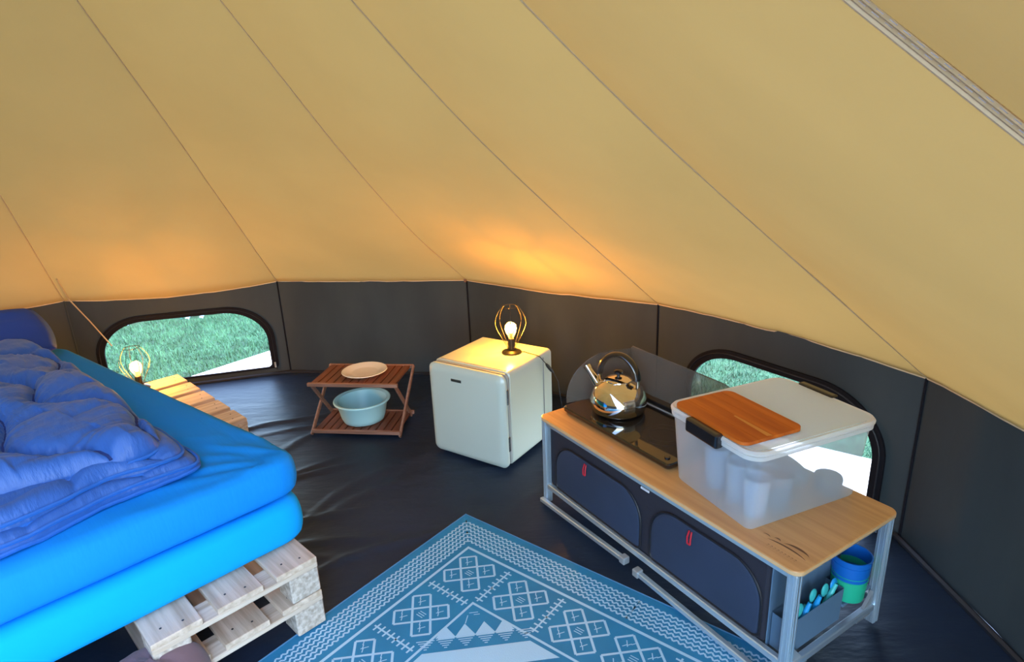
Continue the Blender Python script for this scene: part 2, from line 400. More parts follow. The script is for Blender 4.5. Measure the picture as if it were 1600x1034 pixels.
for k in range(22):
    x, y = random.uniform(-1.6, .6), random.uniform(2.0, 3.7); an = random.uniform(-.5, 1.1); creases.append((x, y, cos(an), sin(an), random.uniform(.25, .6), random.uniform(.006, .013)))
def floor_z(x, y):
    z = fbm(x*2.2, y*2.2)*.002
    for (cx, cy, ux, uy, ln, hh) in creases:
        s_ = (x-cx)*ux+(y-cy)*uy; t = -(x-cx)*uy+(y-cy)*ux+.04*sin(s_*7+cx)
        if abs(s_) < ln and abs(t) < .06: z += hh*exp(-(t/.018)**2)*(1-(s_/ln)**2)
    return z-.003
for r in range(1, NR+1):
    for a in range(NT):
        R = RR[a]*r/NR; x = TC.x+R*cos(radians(angs[a])); y = TC.y+R*sin(radians(angs[a])); vs.append((x, y, floor_z(x, y)))
fs = [(0, 1+a, 1+(a+1) % NT) for a in range(NT)]
for r in range(NR-1):
    fs += [(1+r*NT+a, 1+(r+1)*NT+a, 1+(r+1)*NT+(a+1) % NT, 1+r*NT+(a+1) % NT) for a in range(NT)]
fl.add(vs, fs); fl.build('floor', M_floor, None, True, angle=80).__setitem__('kind', 'structure')
sk = MB()
for i in range(NC):
    if i == DOOR: continue
    p, q = corner_xy(i, -.02), corner_xy((i+1) % NC, -.02); sk.tube([p+Vector((0, 0, .006)), q+Vector((0, 0, .006))], .012, 6)
sk.build('baseboard_all', M_skirt, None, True).__setitem__('kind', 'structure')

# ------------------------------------------------------------------ outside
g = MB(); g.box(-26, 26, -26, 26, -.10, -.05); g.build('ground', M_grass).__setitem__('kind', 'structure')
n143 = Vector((-.799, .602, 0)); n53 = Vector((.602, .799, 0)); C3 = Vector((*TC, 0))
pd = MB(); pv = [C3+n143*a+n53*b for a, b in ((2.53, 3.1), (2.53, -3.6), (-4.2, -3.6), (-4.2, 3.1))]
pd.add([v+Vector((0, 0, -.012)) for v in pv]+[v+Vector((0, 0, -.06)) for v in pv], [(0, 1, 2, 3), (4, 5, 6, 7), (0, 1, 5, 4), (1, 2, 6, 5), (2, 3, 7, 6), (3, 0, 4, 7)])
pd.build('trim_90', M_pad).__setitem__('kind', 'structure'); bpy.data.objects['trim_90'].name = 'paving_floor'
gb = MB(); cnt = 0
while cnt < 60000:
    side = random.random() < .7
    if side: x = random.uniform(-5.2, -1.0); y = random.uniform(3.4, 6.8)
    else: x = random.uniform(1.0, 3.6); y = random.uniform(2.2, 5.5)
    rel = Vector((x, y, 0))-C3
    if rel.length < 3.12 or min((x+3.85)**2+(y-5.85)**2, (x+3.15)**2+(y-6.1)**2, (x+2.45)**2+(y-6.25)**2) < .1 or (rel.dot(n143) < 2.55 and rel.dot(n53) < 3.12): continue
    h_ = random.uniform(.015, .045); a = random.uniform(0, 2*pi); lx, ly = random.gauss(0, .012), random.gauss(0, .012); s_ = .004
    gb.add([(x-s_*cos(a), y-s_*sin(a), -.052), (x+s_*cos(a), y+s_*sin(a), -.052), (x+lx, y+ly, -.05+h_)], [(0, 1, 2)]); cnt += 1
tag(gb.build('lawn_grass', M_blade), 'short green grass growing outside the tent windows', 'grass', kind='stuff')

# shrubs with pale flowers beyond the left window
def shrub(x, y, r, label, nfl):
    e = empty('flowering_shrub', (x, y, -.05), label=label, cat='shrub', group='flowering shrubs at the lawn edge')
    stm = MB()
    for k in range(7):
        a = 2*pi*k/7; stm.tube([(0, 0, 0), (r*.3*cos(a), r*.3*sin(a), r*.4), (r*.6*cos(a), r*.6*sin(a), r*.75)], [.012, .008, .004], 5)
    stm.build('stem', M_print, e)
    lf = MB()
    for k in range(900):
        u, v_ = random.random()*2*pi, random.random(); rr = r*(.45+.55*random.random()); zz = (v_**.7)*r*1.1
        k_ = sqrt(max(0, 1-(zz/(r*1.15))**2)); p = Vector((rr*k_*cos(u), rr*k_*sin(u), zz))
        dd = Vector((random.gauss(0, 1), random.gauss(0, 1), random.gauss(.4, .7))).normalized(); s2 = dd.cross(Vector((0, .3, 1))).normalized()*.016; L_ = random.uniform(.04, .07)
        lf.add([p, p+dd*L_*.5+s2, p+dd*L_, p+dd*L_*.5-s2], [(0, 1, 2, 3)])
    tag(lf.build('foliage', M_leaf, e), kind='stuff')
    fw = MB()
    for k in range(nfl):
        u = random.uniform(pi, 2*pi); z = random.uniform(.1, .9)*r; k_ = sqrt(max(0, 1-(z/(r*1.15))**2)); c = Vector((r*k_*cos(u), r*k_*sin(u), z))
        for q in range(5):
            a = 2*pi*q/5; d1 = Vector((cos(a), -.4, sin(a)))*.03; d2 = Vector((cos(a+.6), -.4, sin(a+.6)))*.02; d3 = Vector((cos(a-.6), -.4, sin(a-.6)))*.02
            fw.add([c, c+d2, c+d1, c+d3], [(0, 1, 2, 3)])
    tag(fw.build('flowers', M_petal, e), kind='stuff')
shrub(-3.85, 5.85, .30, 'leafy shrub with pale blue flowers at the left of the window view', 26)
shrub(-3.15, 6.1, .27, 'leafy shrub with pale blue flowers near the middle of the window view', 26)
shrub(-2.45, 6.25, .25, 'leafy shrub with few flowers at the right of the window view', 8)

# ------------------------------------------------------------------ rug
RO, RA = Vector((-.2295, 2.2614, .001)), -.68
RW, RH = 1.665, 2.282
rug = empty('patterned_rug', tuple(RO), RA, label='blue flat-woven rug with white geometric pattern on the dark groundsheet', cat='rug')
mb = MB(); NXr, NYr = 30, 40
vs = []
for j in range(NYr+1):
    for i in range(NXr+1):
        x = RW*i/NXr; y = -RH*j/NYr; vs.append((x, y, .004))
mb.add(vs, [(j*(NXr+1)+i, (j+1)*(NXr+1)+i, (j+1)*(NXr+1)+i+1, j*(NXr+1)+i+1) for j in range(NYr) for i in range(NXr)])
mb.build('rug_ground', M_rug, rug)
hm = MB(); hm.tube([(0, 0, .003), (RW, 0, .003), (RW, -RH, .003), (0, -RH, .003)], .004, 5, True); hm.build('rug_hem', M_rughem, rug)
S = []           # quads of the pattern quadrant, in (a, c)
def ln(p, q, w=.006, a=None):
    dx, dy = q[0]-p[0], q[1]-p[1]; L_ = sqrt(dx*dx+dy*dy) or 1; nx, ny = -dy/L_*w/2, dx/L_*w/2
    S.append([(p[0]-nx, p[1]-ny), (q[0]-nx, q[1]-ny), (q[0]+nx, q[1]+ny), (p[0]+nx, p[1]+ny)])
def clipped(p, q, w): 
    ln(p, q, w)
hx, hy = RW/2, RH/2
per = .0215
for row in range(6):
    o_ = .034+row*.0175
    x = o_; up = 0
    while x < hx:
        ln((x, o_+(.011 if up else 0)), (min(hx, x+per/2), o_+(0 if up else .011)), .0062); up = 1-up; x += per/2
    y = o_; up = 0
    while y < hy:
        ln((o_+(.011 if up else 0), y), (o_+(0 if up else .011), min(hy, y+per/2)), .0062); up = 1-up; y += per/2
for o_, w_ in ((.160, .011), (.375, .009)):
    ln((o_-w_/2, o_), (hx, o_), w_); ln((o_, o_), (o_, hy), w_)
def cluster(cx, cy, mirror):
    u = .0430     # half diagonal of one cell
    def P(i, j): return (cx+(i-j)*u, cy+(i+j)*u)      # lattice turned 45 degrees to the border
    L1 = lambda a, b: ln(P(*a), P(*b), .0082)
    for k in (-.5, .5):
        L1((k, -1.5), (k, 1.5)); L1((-1.5, k), (1.5, k))
    L1((-.5, -1.5), (.5, -1.5)); L1((-.5, 1.5), (.5, 1.5)); L1((-1.5, -.5), (-1.5, .5)); L1((1.5, -.5), (1.5, .5))
    for (i, j) in ((1, 0), (-1, 0), (0, 1), (0, -1)):
        x, y = P(i, j)
        for t in (-.35, 0, .35): ln((x-.012+t*.03, y-.008+t*.03), (x-.002+t*.03, y+.006+t*.03), .003)
        ln((x-.006, y+.010), (x+.008, y-.012), .003)
    x, y = P(0, 0)
    for t in (-1, 0, 1): ln((x-.014, y+t*.009), (x+.014, y+t*.009), .003)
def spine(p, q):
    ln(p, q, .0062); dx, dy = q[0]-p[0], q[1]-p[1]; L_ = sqrt(dx*dx+dy*dy); n_ = 8
    nx, ny = -dy/L_*.017, dx/L_*.017
    for k in range(n_):
        t = (k+.5)/n_; x, y = p[0]+dx*t, p[1]+dy*t; ln((x-nx, y-ny), (x+nx, y+ny), .0065)
cas = [.262, .499, .736]; ccs = [.262, .516, .766, 1.016]
for k, x in enumerate(cas): cluster(x, .268, 0)
for y in ccs[1:]: cluster(.268, y, 0)
for x in (.380, .617): spine((x, .178), (x, .360))
for y in (.389, .641, .891): spine((.178, y), (.360, y))
# inner field: rows of triangles across the corner
def dg(t, s): return (.385+(t+s)/sqrt(2), .385+(t-s)/sqrt(2))     # t away from the corner, s across
def tri(p, q, r): S.append([p, q, r, r])
for s in range(-1, 3):
    c = (s-.5)*.064; tri(dg(.125, c-.032), dg(.125, c+.032), dg(.075, c))
for s in range(-2, 4):
    c = (s-.5)*.064
    for k in range(5): ln(dg(.131+k*.0085, c-.029+k*.006), dg(.131+k*.0085, c+.029-k*.006), .0035)
ln(dg(.127, -.12), dg(.127, .12), .004)
S.append([dg(.18, -.17), dg(.18, .17), dg(.26, .25), dg(.26, -.25)])
ln(dg(.075, -.03), dg(.04, -.02), .003); ln(dg(.04, 0), dg(.04, .02), .003); ln(dg(.03, -.015), dg(.03, .015), .003)
for k in range(7):
    s = -.21+k*.07
    for m in range(3): ln(dg(.285+m*.018, s-.02), dg(.285+m*.018, s+.02), .008)
    ln(dg(.28, s), dg(.335, s), .006)
pat = MB()
for mx, my in ((0, 0), (1, 0), (0, 1), (1, 1)):
    for k, q in enumerate(S):
        z = .0046+(k % 5)*.00004
        pts = [((RW-x if mx else x), -(RH-y if my else y)) for x, y in q]
        if any(not (0 < px < RW) for px, _ in pts): continue
        if q[2] == q[3]: pat.add([(x, y, z) for x, y in pts[:3]], [(0, 1, 2)])
        else: pat.add([(x, y, z) for x, y in pts], [(0, 1, 2, 3)])
tag(pat.build('woven_pattern', M_rugw, rug), 'white woven diamonds, spines and zigzags', kind='stuff')

# ------------------------------------------------------------------ bed (frame: a towards the door, b towards the fridge)
BO, BA = Vector((-.66, 1.677, 0)), radians(-44.5)
def bw(a, b, z=0): return Vector((BO.x+a*cos(BA)-b*sin(BA), BO.y+a*sin(BA)+b*cos(BA), z))
def pallet(origin, rz, W, D, nb, z0, label, nblk=2):
    """deck boards run along local x (length D), side by side along y (W); z0 bottom, 0.128 tall"""
    e = empty('wooden_pallet', (*origin, z0), rz, label=label, cat='pallet', group='wooden pallets under the bed')
    H, td, ts = .128, .019, .018
    gap = .042; bwid = (W-gap*(nb-1))/nb
    for k in range(nb):
        y = -W+k*(bwid+gap); m = MB(); m.rbox(-D, 0, y, y+bwid, H-td, H, .002, 1); m.build('deck_board', M_pine, e)
        nl = MB()
        for xx in (-.05, -.035, -D/2, -D/2+.02, -D+.05):
            nl.lathe([(.0035, 0), (.0035, .0012)], 8, (xx, y+bwid*(.3 if xx in (-.05, -D/2) else .7), H-.0004))
        tag(nl.build('nails', M_nail, e), kind='stuff')
    for x in (-.095, -D/2-.0475, -D):
        m = MB(); m.rbox(x, x+.095, -W, 0, H-td-ts, H-td, .002, 1); m.build('cross_board', M_pine2, e)
        for y in ((-W, -.098) if nblk == 2 else (-W, -W/2-.049, -.098)):
            m = MB(); m.rbox(x+.001, x+.094, y, y+.098, .001, H-td-ts, .004, 1); m.build('block', M_chip, e)
    return e
p0 = bw(0, 0)
pallet((p0.x, p0.y), BA, .49, 1.18, 3, .008, 'lower pallet at the near corner of the bed, standing on the rug edge')
pallet((p0.x, p0.y), BA, .49, 1.18, 3, .136, 'upper pallet at the near corner of the bed, under the bright blue mattress')
f0 = bw(-1.235, .315)
def far_pallet(z0, label):
    return pallet((f0.x, f0.y), BA+pi/2, .0+.96, .62, 5, z0, label, 3)
# turned a quarter: its boards run across, so local -y points away along the bed
def far(z0, label):
    e = pallet((0, 0), BA+pi/2, .95, .62, 5, z0, label, 3)
    q = bw(-2.185, .315); e.location = (q.x, q.y, z0); return e
far(.008, 'lower pallet at the far side of the bed, below the small cage lamp'); far(.136, 'upper pallet at the far side of the bed, carrying the small cage lamp')
s0 = bw(-.15, -.95)
pallet((s0.x, s0.y), BA, .6, 1.18, 3, .008, 'lower pallet under the bed near the door')
pallet((s0.x, s0.y), BA, .6, 1.18, 3, .136, 'upper pallet under the bed near the door')

def slab(corners2, z0, z1, r, bulge, nedge=26, rc=.09, wr=0, sag=0, lift=.004, NS=22):
    """soft slab over a quadrilateral with rounded corners; returns MB"""
    pts = []; n = len(corners2)
    for i in range(n):
        p0_, p1_, p2_ = Vector(corners2[i-1]), Vector(corners2[i]), Vector(corners2[(i+1) % n])
        d0 = (p0_-p1_).normalized(); d2 = (p2_-p1_).normalized()
        A_, B_ = p1_+d0*rc, p1_+d2*rc
        for k in range(9): t = k/8; pts.append(A_*(1-t)**2+p1_*2*t*(1-t)+B_*t*t)
        C_ = p2_+(p1_-p2_).normalized()*rc
        for k in range(1, nedge): pts.append(B_.lerp(C_, k/nedge))
    cen = sum((Vector(p) for p in pts), Vector((0, 0)))/len(pts)
    rings = []; H = z1-z0; nz_ = 14
    for k in range(nz_+1):
        u = k/nz_; z = z0+H*u; e = abs(2*u-1); inset = r*(1-sqrt(max(0, 1-max(0, (e-(1-2*r/H))/(2*r/H))**2))) if e > 1-2*r/H else 0
        ring = []
        for p in pts:
            d = (cen-p).normalized(); w_ = fbm(p.x*4, p.y*4, z*7)*wr
            q = p+d*(inset-bulge*sin(pi*u)*.5+w_); ring.append((q.x, q.y, z))
        rings.append(ring)
    top = rings[-1]
    for k in range(1, NS):
        s_ = (k/NS)
        ring = []
        for (x, y, z) in top:
            q = Vector((x, y)).lerp(cen, s_)
            zz = z-sag*(1-exp(-s_*9))+fbm(q.x*2.5, q.y*2.5)*wr*1.2
            ring.append((q.x, q.y, zz+lift*min(1, s_*12)))
        rings.append(ring)
    return MB().rings(rings)
c_up = [(-.145, .065), (-2.28, -.185), (-2.28, -1.62), (-.135, -1.62)]
c_lo = [(-.118, .050), (-2.25, -.19), (-2.25, -1.62), (-.118, -1.62)]
m = slab(c_lo, .2655, .418, .030, .03, wr=.002, rc=.10, lift=-.012)
tag(m.build('mattress', M_under, None, True, angle=60, loc=(BO.x, BO.y, 0), rz=BA), 'blue lower mattress resting on the pallets, door daylight put into its cyan tone', 'mattress')
m = slab(c_up, .420, .562, .028, .030, 84, wr=.003, rc=.10, NS=70)
# stretch folds of the fitted sheet near the corner
vv2 = []
for (x, y, z) in m.v:
    if z > .50:
        dx, dy = x+.10, y-.09; rr = sqrt(dx*dx+dy*dy); an = atan2(dy, dx)
        k = min(1, max(0, (rr-.05)/.12))*exp(-(rr/.42)**2)
        z += -abs(sin(an*13+fbm(rr*2.5, an*1.5)*2.5))*k*.014+.004*k
    vv2.append((x, y, z))
m.v = vv2
tag(m.build('mattress', M_sheet, None, True, angle=60, loc=(BO.x, BO.y, 0), rz=BA), 'upper mattress in a blue fitted sheet, topmost of the bed stack', 'mattress')

# duvet: puffed quilted layers over star shaped outlines
def smooth_outline(P, n):
    # closed Catmull-Rom through P, resampled
    out = []; N = len(P); seg = max(2, n//N)
    for i in range(N):
        a, b, c, d = (Vector(P[(i+k-1) % N]) for k in range(4))
        for k in range(seg):
            t = k/seg; out.append(.5*((2*b)+(c-a)*t+(2*a-5*b+4*c-d)*t*t+(3*b-a-3*c+d)*t**3))
    return out
def quilt(x, y):
    # ogee quilting: two families of waves that meet; returns groove depth and pillow height
    u = x*.9+y*.35; v_ = -x*.35+y*.9
    pitch = .235; g = 0; near = 9
    k = v_/pitch
    for kk in range(int(math.floor(k))-1, int(math.floor(k))+3):
        ph = pi if kk % 2 else 0
        yy = (kk+.5)*pitch+.055*sin(u*2*pi/.5+ph)
        near = min(near, abs(v_-yy))
    k = u/.25; row = int(math.floor(v_/pitch))
    uu = (u+(.125 if row % 2 else 0)) % .25; d2 = min(uu, .25-uu)
    near2 = min(near, d2+.004)
    return near, near2
BV = {}
def duvet_layer(outline, z0, H, edge_w, seed, name, parent, amp=1.0, slope=0):
    out = smooth_outline(outline, 340); cen = sum(out, Vector((0, 0)))/len(out)
    rings = [[(p.x, p.y, z0) for p in [q.lerp(cen, .01) for q in out]]]
    SS = [0, .003, .007, .012, .018, .026, .034, .044, .054, .066, .078, .092, .106, .12]+[.135+.865*k/84 for k in range(84)]
    for s_ in SS:
        ring = []
        for p in out:
            q = p.lerp(cen, s_); d = (p-q).length
            e = sqrt(max(0, 1-(1-min(1, d/edge_w))**2))
            n1, n2 = quilt(q.x+seed*.13, q.y+seed*.21)
            puff = (1-exp(-(n1/.028)))*.038+(1-exp(-(n2/.022)))*.018
            wa = q.x*cos(.5*sin(q.y*5))+q.y*sin(.6*sin(q.x*4))
            wr = (abs(fbm(q.x*6+seed, wa*34+q.y*22, seed, 2)))*-.016*exp(-n1/.07)-.004*abs(fbm(q.x*8, q.y*30, seed, 3))+fbm(q.x*2.6+seed, q.y*2.6, seed)*.030
            z = z0+.004+H*e+(puff+wr)*e*amp+slope*min(1.2, d)
            ring.append((q.x, q.y, z))
        rings.append(ring)
    mb = MB().rings(rings)
    BV[name] = BVHTree.FromPolygons([Vector(v) for v in mb.v], mb.f)
    return mb.build(name, M_duvet, parent, True, angle=75), out
dv = empty('quilted_duvet', (BO.x, BO.y, 0), BA, label='crumpled blue quilted duvet folded on the bed', cat='duvet')
low = [(-1.0, -.30), (-.62, -.235), (-.40, -.20), (-.275, -.205), (-.262, -.30), (-.262, -.44), (-.238, -.54), (-.205, -.66), (-.20, -.80), (-.20, -1.3), (-.9, -1.45), (-1.7, -1.4), (-1.85, -.75), (-1.5, -.36)]
midl = [(-1.0, -.29), (-.64, -.245), (-.42, -.225), (-.305, -.235), (-.285, -.32), (-.30, -.44), (-.262, -.56), (-.238, -.68), (-.24, -.82), (-.24, -1.3), (-.9, -1.43), (-1.7, -1.38), (-1.86, -.74), (-1.5, -.34)]
upl = [(-1.02, -.275), (-.80, -.255), (-.58, -.262), (-.42, -.262), (-.335, -.285), (-.31, -.36), (-.335, -.47), (-.345, -.58), (-.36, -.70), (-.37, -.86), (-.38, -1.3), (-.9, -1.42), (-1.7, -1.36), (-1.93, -.85), (-1.86, -.42), (-1.68, -.335), (-1.35, -.29)]
o1, out1 = duvet_layer(low, .574, .036, .035, 1, 'lower_fold', dv, .25)
o2, out2 = duvet_layer(midl, .606, .040, .045, 2, 'middle_fold', dv, .45)
o3, out3 = duvet_layer(upl, .645, .050, .075, 3, 'upper_fold', dv, 1.0)
pp = MB()
for out_, z in ((out1, .576), (out1, .600), (out2, .612), (out2, .634), (out3, .652)):
    pp.tube([(p.x, p.y, z+fbm(p.x*5, p.y*5, z*30)*.008) for p in out_], .0055, 5, True)
pp.build('piping', M_pipe, dv, True)
# stitched quilting seams of the top fold, groove shade put into their dark colour
sm = MB(); sd3 = 3
def seam_path(uvs):
    run = []
    for (u, v_) in uvs:
        den = .9*.9+.35*.35; x = (.9*u-.35*v_)/den-sd3*.13; y = (.35*u+.9*v_)/den-sd3*.21
        h = BV['upper_fold'].ray_cast(Vector((x, y, 1.2)), Vector((0, 0, -1)))
        if h[0] is not None and h[0].z > .665: run.append(h[0]+Vector((0, 0, .0005)))
        else:
            if len(run) > 4: sm.tube(run, .0055, 5)
            run = []
    if len(run) > 4: sm.tube(run, .0055, 5)
for kk in range(-12, 10):
    ph = pi if kk % 2 else 0
    seam_path([(u*.012, (kk+.5)*.235+.055*sin(u*.012*2*pi/.5+ph)) for u in range(-220, 120)])
sm.build('quilting_seam', M_qseam, dv, True)
# dark pillow leaning at the head
def pillow(cx, cy, z, lx, ly, th, rz, tilt, label):
    NX_, NY_ = 26, 26; vs = []
    for sgn in (1, -1):
        for j in range(NY_+1):
            for i in range(NX_+1):
                u, v_ = 2*i/NX_-1, 2*j/NY_-1
                e = (max(0, 1-u**4)*max(0, 1-v_**4))**.5
                x = u*lx/2*(1-.06*v_*v_); y = v_*ly/2*(1-.06*u*u)
                vs.append((x, y, sgn*th/2*e*(1+.15*fbm(u*2, v_*2, cx))))
    mb = MB(); n1 = (NX_+1)*(NY_+1)
    fs = [(j*(NX_+1)+i, j*(NX_+1)+i+1, (j+1)*(NX_+1)+i+1, (j+1)*(NX_+1)+i) for j in range(NY_) for i in range(NX_)]
    fs += [tuple(n1+k for k in f) for f in fs]
    mb.add(vs, fs); o = mb.build('pillow', M_pillow, None, True, angle=70)
    bm = bmesh.new(); bm.from_mesh(o.data); bmesh.ops.remove_doubles(bm, verts=bm.verts[:], dist=.0005); bmesh.ops.recalc_face_normals(bm, faces=bm.faces[:]); bm.to_mesh(o.data); bm.free()
    q = bw(cx, cy, z); o.location = q
    o.rotation_euler = (Matrix.Rotation(BA+rz, 4, 'Z') @ Matrix.Rotation(tilt, 4, 'Y')).to_euler()
    return tag(o, label, 'pillow')
pillow(-2.13, -.70, .700, .40, .95, .13, 0.05, .42, 'dark blue pillow leaning at the head of the bed')

# mauve rounded cushion at the bottom of the picture
cb = Vector((-1.02, 1.335, .0))
mb = MB(); rg = []
for k in range(21):
    u = k/20; a = -pi/2+pi*u; rr = (abs(cos(a))**.55)*.125; z = .11+.105*sin(a)
    rg.append([(cb.x*0+rr*cos(t*2*pi/40)*1.12, rr*sin(t*2*pi/40)*.9, z+.01*fbm(cos(t*2*pi/40)*2, sin(t*2*pi/40)*2, u*3)) for t in range(40)])
mb.rings(rg); tag(mb.build('floor_cushion', M_brown, None, True, angle=80, loc=(cb.x, cb.y, .001), rz=.5), 'mauve-brown rounded cushion on the floor below the front of the bed', 'cushion')

# ------------------------------------------------------------------ cage lamps
def cage_lamp(name, label):
    e = empty(name, (0, 0, 0), label=label, cat='lamp', group='cage table lamps')
    m = MB(); m.lathe([(.0, 0), (.050, 0), (.050, .006), (.046, .010), (.024, .017), (.016, .022), (0, .023)], 32, cap=False); m.build('base', M_black, e, True)
    m = MB(); m.lathe([(0, .020), (.0175, .020), (.0175, .066), (.014, .074), (0, .074)], 20, cap=False); m.build('socket', M_black, e, True)
    b = MB(); b.lathe([(.012, .072), (.015, .084), (.026, .108), (.030, .126), (.027, .144), (.016, .157), (.0, .161)], 24, cap=False)
    bu = b.build('bulb', M_bulbglass, e, True)
    f = MB(); f.lathe([(0, .102), (.006, .104), (.0105, .114), (.0125, .126), (.0105, .137), (.006, .145), (0, .147)], 14, cap=False); f.build('filament', M_fil, bu, True)
    c = MB()
    for k in range(8):
        a = 2*pi*k/8
        pr = [(.020, .022), (.028, .045), (.045, .075), (.068, .120), (.077, .150), (.074, .180), (.062, .208), (.046, .232), (.038, .240)]
        c.tube([(r*cos(a), r*sin(a), z) for r, z in pr], .0013, 5)
    c.build('cage', M_black, e, True)
    r = MB()
    r.tube([(.038*cos(t*pi/16), .038*sin(t*pi/16), .241) for t in range(32)], .0018, 6, True); r.build('cage_ring', M_black, e, True); r = MB()
    r.tube([(.021*cos(t*pi/16), .021*sin(t*pi/16), .024) for t in range(32)], .0018, 6, True)
    r.build('cage_ring', M_black, e, True)
    return e
FO, FA = Vector((-.4271, 2.8335, 0)), -.5979
def fw(x, y, z=0): return Vector((FO.x+x*cos(FA)-y*sin(FA), FO.y+x*sin(FA)+y*cos(FA), z))
FH = .4935
L1 = cage_lamp('cage_lamp', 'lit black wire cage lamp standing on the cream fridge'); L1.location = fw(.302, .305, FH)
cd = MB(); q = lambda x, y, z: fw(x, y, z)-L1.location
cd.tube([q(.335, .325, FH+.006), q(.36, .335, FH+.004), q(.40, .325, FH+.004), q(.435, .318, FH+.005), q(.458, .322, FH-.004), q(.470, .335, FH-.028), q(.480, .345, FH-.046)], .0022, 6)
cd.tube([q(.500, .375, FH-.095), q(.512, .40, FH-.15), q(.515, .43, FH-.30), q(.50, .46, .02), q(.45, .50, .008)], .0022, 6)
cd.build('power_cord', M_cord, L1, True)
sw = MB(); sw.tube([q(.478, .343, FH-.043), q(.484, .350, FH-.056), q(.494, .366, FH-.082), q(.501, .376, FH-.097)], [.005, .0085, .0085, .004], 8)
sw.build('cord_switch', M_cord, L1, True)
L2 = copy_tree(L1)
for ch in [o for o in COL.objects if o.parent == L2 and o.name.startswith(('power_cord', 'cord_switch'))]: bpy.data.objects.remove(ch)
L2.location = (-2.10, 3.225, .2645); L2['label'] = 'lit black wire cage lamp on the far pallet, half hidden behind the bed'

# ------------------------------------------------------------------ mini fridge
fr = empty('mini_fridge', tuple(FO), FA, label='cream retro mini fridge with rounded door, beside the wooden folding shelf', cat='fridge')
FW, FD = .4525, .45
def rboxy(x0, x1, y0, y1, z0, z1, r, n=6, ry=None):
    """box rounded about the depth axis (front silhouette rounded) with soft front/back lips"""
    ry = ry or .006; rings = []
    for (y, ins) in ((y0, ry*1.6), (y0+ry*.3, ry*.6), (y0+ry, 0), (y1-ry, 0), (y1-ry*.3, ry*.6), (y1, ry*1.6)):
        rings.append([(x, y, z) for x, z in rrect(x0+ins, x1-ins, z0+ins, z1-ins, max(.002, r-ins*.5), n)])
    return MB().rings(rings)
rboxy(0.004, FW-.004, .062, FD, .018, FH, .022, ry=.006).build('cabinet', M_fridge, fr, True)
rboxy(0.006, FW-.006, .050, .064, .022, FH-.005, .024, ry=.001).build('door_gasket', M_gasket, fr, True)
rboxy(0, FW, 0, .052, .016, FH-.002, .035, 8, ry=.020).build('door', M_fridge, fr, True)
b = MB(); b.rbox(.150, .212, -.0035, .002, .420, .434, .003, 2); bd_ = b.build('badge', M_badge, fr)
for z in (.345, .105):
    h = MB(); h.rbox(FW-.003, FW+.003, .028, .042, z, z+.075, .002, 1); h.build('door_slot', M_chrome, fr)
ft = MB()
for k, (x, y) in enumerate(((.05, .06), (FW-.05, .06), (.05, FD-.05), (FW-.05, FD-.05))):
    f_ = MB(); f_.lathe([(.014, 0), (.016, .004), (.014, .020)], 14, (x, y, .001)); f_.build('foot', M_zip, fr)
tr_ = MB(); tr_.rbox(FW-.004, FW+.001, FD-.09, FD-.087, .05, FH-.02, .001, 1); tr_.build('side_groove', M_gasket, fr)
tl = MB(); tl.rbox(.03, FW-.03, .075, .079, FH-.001, FH+.0015, .0005, 1); tl.build('top_groove', M_gasket, fr)

# ------------------------------------------------------------------ folding shelf
sa = -.1447; so = Vector((-1.126, 3.070, 0))
sh = empty('folding_shelf', tuple(so), sa, label='two-tier folding shelf of dark red slatted wood beside the fridge', cat='shelf')
SL, SD, SZ = .505, .285, .285
def shelf_tier(z, x0, x1, y0, y1, name):
    t = empty(name, (0, 0, z)); t.parent = sh
    n_ = 11; w_ = (x1-x0)/n_
    for k in range(n_):
        m = MB(); m.rbox(x0+k*w_+.003, x0+(k+1)*w_-.003, y0+.018, y1-.018, -.006, .006, .0015, 1); m.build('slat', M_redwood, t)
    for y in (y0, y1-.018):
        m = MB(); m.rbox(x0-.012, x1+.012, y, y+.018, -.012, .008, .002, 1); m.build('rail', M_redwood_l, t)
shelf_tier(.030, .012, SL-.012, 0, SD, 'lower_tier')
shelf_tier(SZ, .0, SL-.018, -.012+.06, SD+.075, 'upper_tier')
for x in (-.004, SL-.006):
    m = MB(); m.beam((x, .008, .004), (x+.004, SD+.062, SZ+.005), .012, .022, (0, 1, 0)); m.build('leg', M_redwood_l, sh)
    m = MB(); m.beam((x+(.014 if x < .1 else -.014), .056, SZ-.004), (x+(.014 if x < .1 else -.014), SD-.004, .006), .012, .022, (0, 1, 0)); m.build('leg', M_redwood_l, sh)
ca, sa_ = cos(sa), sin(sa)
def shw(x, y, z): return (so.x+x*ca-y*sa_, so.y+x*sa_+y*ca, z)
pl_ = MB(); pl_.lathe([(0, .004), (.055, .004), (.060, 0), (.066, 0), (.070, .005), (.100, .014), (.124, .019), (.127, .021), (.124, .024), (.098, .019), (.078, .010), (.070, .009), (0, .008)], 48, cap=False)
tag(pl_.build('dinner_plate', M_plate, None, True, angle=50, loc=shw(.262, .205, SZ+.0085)), 'round cream plate lying on top of the wooden shelf', 'plate')
ba = empty('wash_basin', shw(.250, .150, .0385), 0, label='pale mint plastic wash basin on the lower shelf', cat='basin')
m = MB(); m.lathe([(0, .002), (.098, 0), (.112, .006), (.122, .03), (.138, .105), (.150, .118), (.152, .126), (.148, .129), (.134, .124), (.128, .10), (.114, .03), (.104, .012), (0, .010)], 56, cap=False)
m.build('bowl', M_basin, ba, True, angle=50)
m = MB(); m.tube([(.151*cos(t*pi/24), .151*sin(t*pi/24), .124) for t in range(48)], .0065, 8, True); m.build('rim', M_basin, ba, True)

